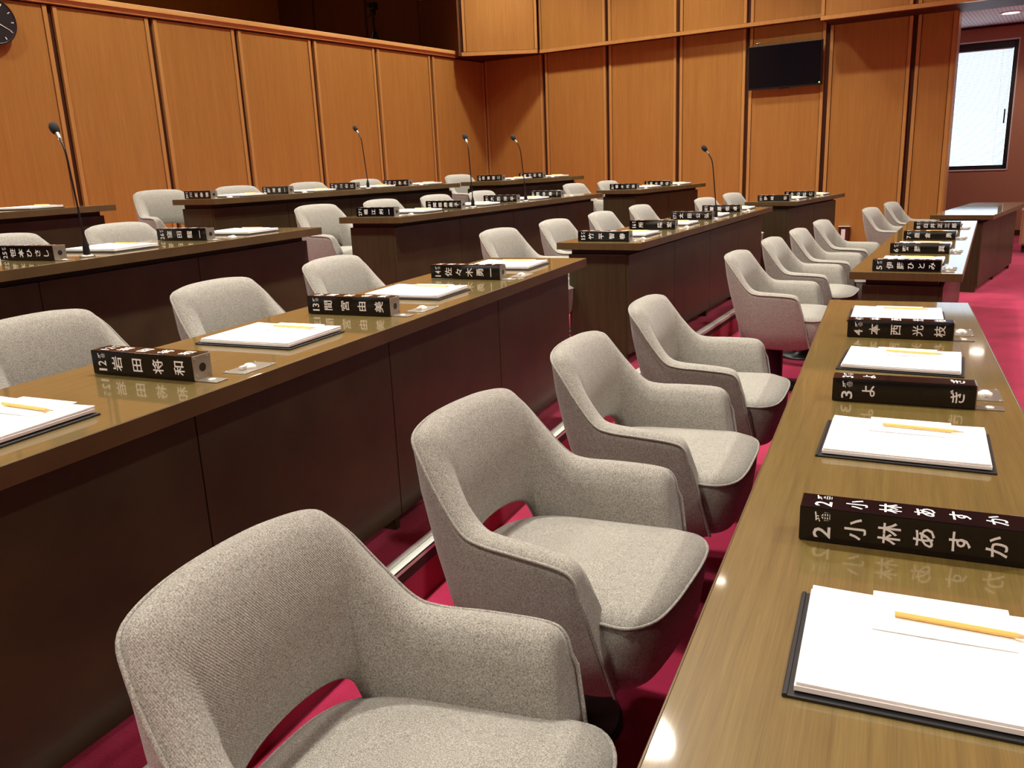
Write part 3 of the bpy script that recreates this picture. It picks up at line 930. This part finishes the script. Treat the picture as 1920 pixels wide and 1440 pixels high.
FOLD = [
    ('r1d1', 0.585, 'nearest the viewer', 0.232, 0), ('r1d1', 1.420, 'between name bars 2 and 3', 0.256, -2),
    ('r1d1', 2.180, 'between name bars 3 and 4', 0.255, -4), ('r1d1', 2.945, 'beyond name bar 4', 0.265, -1),
    ('r1d2', 0.47, 'beyond name bar 5', 0.26, 0), ('r1d2', 1.31, 'beyond name bar 6', 0.26, 0), ('r1d2', 2.14, 'beyond name bar 7', 0.26, 0), ('r1d2', 2.95, 'beyond name bar 8', 0.26, 0),
    ('r2d1', 0.50, 'at the left edge before name bar 12', 0.255, 0), ('r2d1', 1.350, 'between name bars 12 and 13', 0.262, 0),
    ('r2d1', 2.170, 'between name bars 13 and 14', 0.262, 0), ('r2d1', 2.990, 'beyond name bar 14', 0.262, 0),
    ('r2d2', 0.49, 'beyond name bar 15', 0.26, 0), ('r2d2', 1.31, 'beyond name bar 16', 0.26, 0), ('r2d2', 2.14, 'beyond name bar 17', 0.26, 0), ('r2d2', 2.97, 'beyond name bar 18', 0.26, 0),
    ('r2d3', 0.50, 'beyond name bar 19', 0.26, 0), ('r2d3', 1.27, 'beyond name bar 20', 0.26, 0),
    ('r3d1', 2.220, 'between name bars 25 and 26', 0.26, 0), ('r3d1', 3.060, 'beyond name bar 26', 0.26, 0),
    ('r3d2', 0.50, 'beyond name bar 27', 0.26, 0), ('r3d2', 1.300, 'beyond name bar 28', 0.26, 0), ('r3d2', 2.13, 'beyond name bar 29', 0.26, 0),
    ('r3d3', 0.56, 'beyond name bar 31', 0.26, 0), ('r3d3', 1.35, 'beyond name bar 32', 0.26, 0),
    ('r4d1', 2.85, 'on the desk end at the left edge', 0.26, 0),
    ('r4d2', 0.43, 'beyond name bar 39', 0.26, 0), ('r4d2', 1.15, 'beyond name bar 40', 0.26, 0), ('r4d2', 1.88, 'beyond name bar 41', 0.26, 0), ('r4d2', 2.54, 'beyond name bar 42', 0.26, 0),
    ('r4d3', 0.58, 'beyond name bar 43', 0.26, 0), ('r4d3', 1.32, 'beyond name bar 44', 0.26, 0),
]
for key, al, what, off, rot in FOLD:
    place_folder(key, al, what, off, rot)

for i, (key, al, num, name) in enumerate([b for b in BARS if b[2] not in (17, 25, 28, 29, 41)]):
    o = pl0 if i == 0 else copy_tree(pl0)
    nr, ang, row, L, seats, lab = DESK[key]
    o.location = on_desk(key, 0.078, al + 0.145)
    o.rotation_euler = (0, 0, -math.radians(ang))
    tag(o, 'steel socket plate with ivory cap beside name bar %s' % word(num), 'socket plate', 'socket plates on the desks')

# ================================================================ gooseneck microphones
def make_mic():
    r = empty('gooseneck_microphone')
    MB().lathe([(0.030, 0.0), (0.030, 0.006), (0.022, 0.010)], 18).build('base_flange', M['steel'], r)
    MB().lathe([(0.014, 0.008), (0.013, 0.045), (0.010, 0.055), (0.006, 0.075)], 14).build('base_grip', M['black'], r)
    pts = catmull([(0, 0, 0.07), (-0.012, 0, 0.20), (-0.025, 0, 0.33), (-0.034, 0, 0.405), (-0.048, 0, 0.442), (-0.066, 0, 0.470)], 6)
    MB().tube(pts, 0.0042, 8).build('gooseneck', M['black'], r)
    d = Vector((-0.055, 0, 0.072)).normalized()
    p = Vector((-0.064, 0, 0.467))
    MB().cyl(p, p + d * 0.030, 0.0075, 0.0085, 12).build('collar', M['steel'], r)
    mb = MB()
    axis = Vector((0, 0, 1)).rotation_difference(d).to_matrix()
    mb.lathe([(0.008, 0.0), (0.015, 0.006), (0.0185, 0.020), (0.0185, 0.034), (0.014, 0.046), (0.005, 0.052)], 16, p + d * 0.026, axis)
    mb.build('foam_windscreen', M['rubber'], r)
    return r
mic0 = make_mic()
MICS = [('r3d1', 0.080, 1.945, 14, 'tall gooseneck microphone at the left beside name bar 25'),
        ('r4d2', 0.080, 1.625, 0, 'gooseneck microphone on the back-row desk beside name bar 41'),
        ('r3d2', 0.080, 0.985, 38, 'gooseneck microphone between name bars 28 and 29'),
        ('r3d2', 0.080, 1.790, 0, 'gooseneck microphone between name bars 29 and 30'),
        ('r2d2', 0.100, 1.850, 0, 'gooseneck microphone standing before name bar 18')]
for i, (key, off, al, rot, lab) in enumerate(MICS):
    o = mic0 if i == 0 else copy_tree(mic0)
    o.location = on_desk(key, off, al)
    o.rotation_euler = (0, 0, -math.radians(DESK[key][1]) - math.radians(rot))
    tag(o, words_in(lab), 'microphone', 'gooseneck microphones')

# ================================================================ wall things
# television on the far wall
tv = empty('television', W(-3.19, YF - 0.07, CAM_H + 1.07), -RA)
tag(tv, 'black flat television mounted on the far panelled wall', 'television')
TVW, TVH = 0.455, 0.262
b_ = MB().box((-TVW, -0.030, -TVH), (TVW, 0.020, TVH), 0.006).build('case', M['tvcase'], tv)
MB().box((-TVW + 0.012, -0.0325, -TVH + 0.022), (TVW - 0.012, -0.0295, TVH - 0.012)).build('screen', M['tv'], tv)
MB().box((TVW - 0.03, -0.035, -TVH + 0.026), (TVW - 0.018, -0.030, -TVH + 0.038)).build('power_light', M['led'], tv)
MB().box((-0.20, 0.018, -0.20), (0.20, 0.052, 0.16)).build('wall_bracket', M['black'], tv)
MB().box((-0.06, -0.025, -TVH - 0.008), (0.06, 0.0, -TVH + 0.002), 0.003).build('badge_foot', M['tvcase'], tv)
cl = MB().cyl((-0.36, 0.0, TVH), (-0.36, 0.0, TVH + 0.03), 0.006, n=8)
cl.cyl((-0.36, 0.0, TVH + 0.03), (-0.31, 0.0, TVH + 0.035), 0.005, n=8)
cl.build('cable_clip', M['steel'], tv)
tv.rotation_euler = (math.radians(4), 0, -RA)

# wall clock
ck = empty('wall_clock', W(XL + 0.02, 4.007, CAM_H + 1.36), -RA)
tag(ck, 'round black wall clock with white marks at the left picture edge', 'clock')
RX = Matrix.Rotation(math.pi / 2, 3, 'Y')
MB().lathe([(0.188, 0.0), (0.188, 0.030), (0.180, 0.036), (0.174, 0.030)], 40, axis=RX).build('case', M['black'], ck)
MB().lathe([(0.175, 0.0), (0.175, 0.0305)], 40, axis=RX).build('dial', M['clock'], ck)
for k in range(12):
    t = 2 * math.pi * k / 12
    mk = MB()
    rr0, rr1 = (0.140, 0.163)
    d = Vector((0, math.sin(t), math.cos(t))); s = Vector((0, math.cos(t), -math.sin(t))) * 0.0035
    vs = [d * rr0 - s, d * rr0 + s, d * rr1 + s, d * rr1 - s]
    mk.add([(0.0315, v.y, v.z) for v in vs] + [(0.0325, v.y, v.z) for v in vs], [(4, 5, 6, 7), (0, 1, 5, 4), (1, 2, 6, 5), (2, 3, 7, 6), (3, 0, 4, 7)])
    mk.build('hour_mark', M['white'], ck)
for t, ln, wd in ((math.radians(118), 0.150, 0.004), (math.radians(300), 0.095, 0.006)):
    d = Vector((0, math.sin(t), math.cos(t))); s = Vector((0, math.cos(t), -math.sin(t))) * wd
    vs = [-d * 0.02 - s, -d * 0.02 + s, d * ln + s * 0.5, d * ln - s * 0.5]
    MB().add([(0.034, v.y, v.z) for v in vs] + [(0.036, v.y, v.z) for v in vs], [(4, 5, 6, 7), (0, 1, 5, 4), (1, 2, 6, 5), (2, 3, 7, 6), (3, 0, 4, 7)]).build('clock_hand', M['white'], ck)

# socket on the far wall
so = empty('wall_socket', W(-2.38, YF - 0.0, 0.305), -RA)
tag(so, 'dark wall box with white power socket low on the far wall', 'socket')
MB().box((-0.065, -0.045, -0.10), (0.065, 0.0, 0.075), 0.004).build('box', M['groove'], so)
MB().box((-0.070, -0.050, 0.075), (0.070, 0.0, 0.083), 0.002).build('lid', M['alu'], so)
MB().box((-0.030, -0.049, -0.075), (0.020, -0.044, 0.045), 0.002).build('socket_face', M['white'], so)

# tripod with camera in the gallery
tp = empty('camera_tripod', W(-9.2, 10.41, 2.2), -RA)
tag(tp, 'black tripod with a small camera standing in the dark gallery', 'tripod')
MB().cyl((0, 0, 1.0), (0, 0, 1.42), 0.018, n=10).build('centre_column', M['black'], tp)
for k in range(3):
    t = 2 * math.pi * k / 3 + 0.4
    MB().cyl((0.02 * math.cos(t), 0.02 * math.sin(t), 1.16), (0.34 * math.cos(t), 0.34 * math.sin(t), 0.0), 0.016, 0.011, 8).build('leg', M['black'], tp)
MB().box((-0.03, -0.03, 1.40), (0.03, 0.03, 1.48), 0.006).build('pan_head', M['black'], tp)
MB().cyl((0, 0, 1.42), (-0.14, -0.05, 1.36), 0.009, n=8).build('pan_handle', M['black'], tp)
cmr = MB().box((-0.06, -0.05, 1.48), (0.05, 0.07, 1.58), 0.012)
cmr.cyl((0.0, -0.05, 1.53), (0.0, -0.11, 1.53), 0.032, n=14)
cmr.build('camera_body', M['black'], tp)

# low cabinet by the bay wall
lc = empty('low_cabinet', W(-0.50, 12.12, 0.0), -RA)
tag(lc, 'pale salmon wood panel of a low cabinet at the right picture edge', 'cabinet')
MB().box((0, 0, 0.09), (1.3, 0.40, 0.50), 0.004).build('body', M['side'], lc)
MB().box((-0.01, -0.01, 0.50), (1.31, 0.41, 0.525), 0.003).build('top', M['side'], lc)
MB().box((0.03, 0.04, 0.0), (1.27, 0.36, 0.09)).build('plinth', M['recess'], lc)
for k in range(2):
    dr = MB().box((0.02 + k * 0.64, -0.012, 0.11), (0.64 + k * 0.64, 0.002, 0.48), 0.003).build('door', M['side'], lc)
    MB().cyl((0.60 + k * 0.1, -0.012, 0.36), (0.60 + k * 0.1, -0.035, 0.36), 0.008, n=10).build('knob', M['steel'], dr)
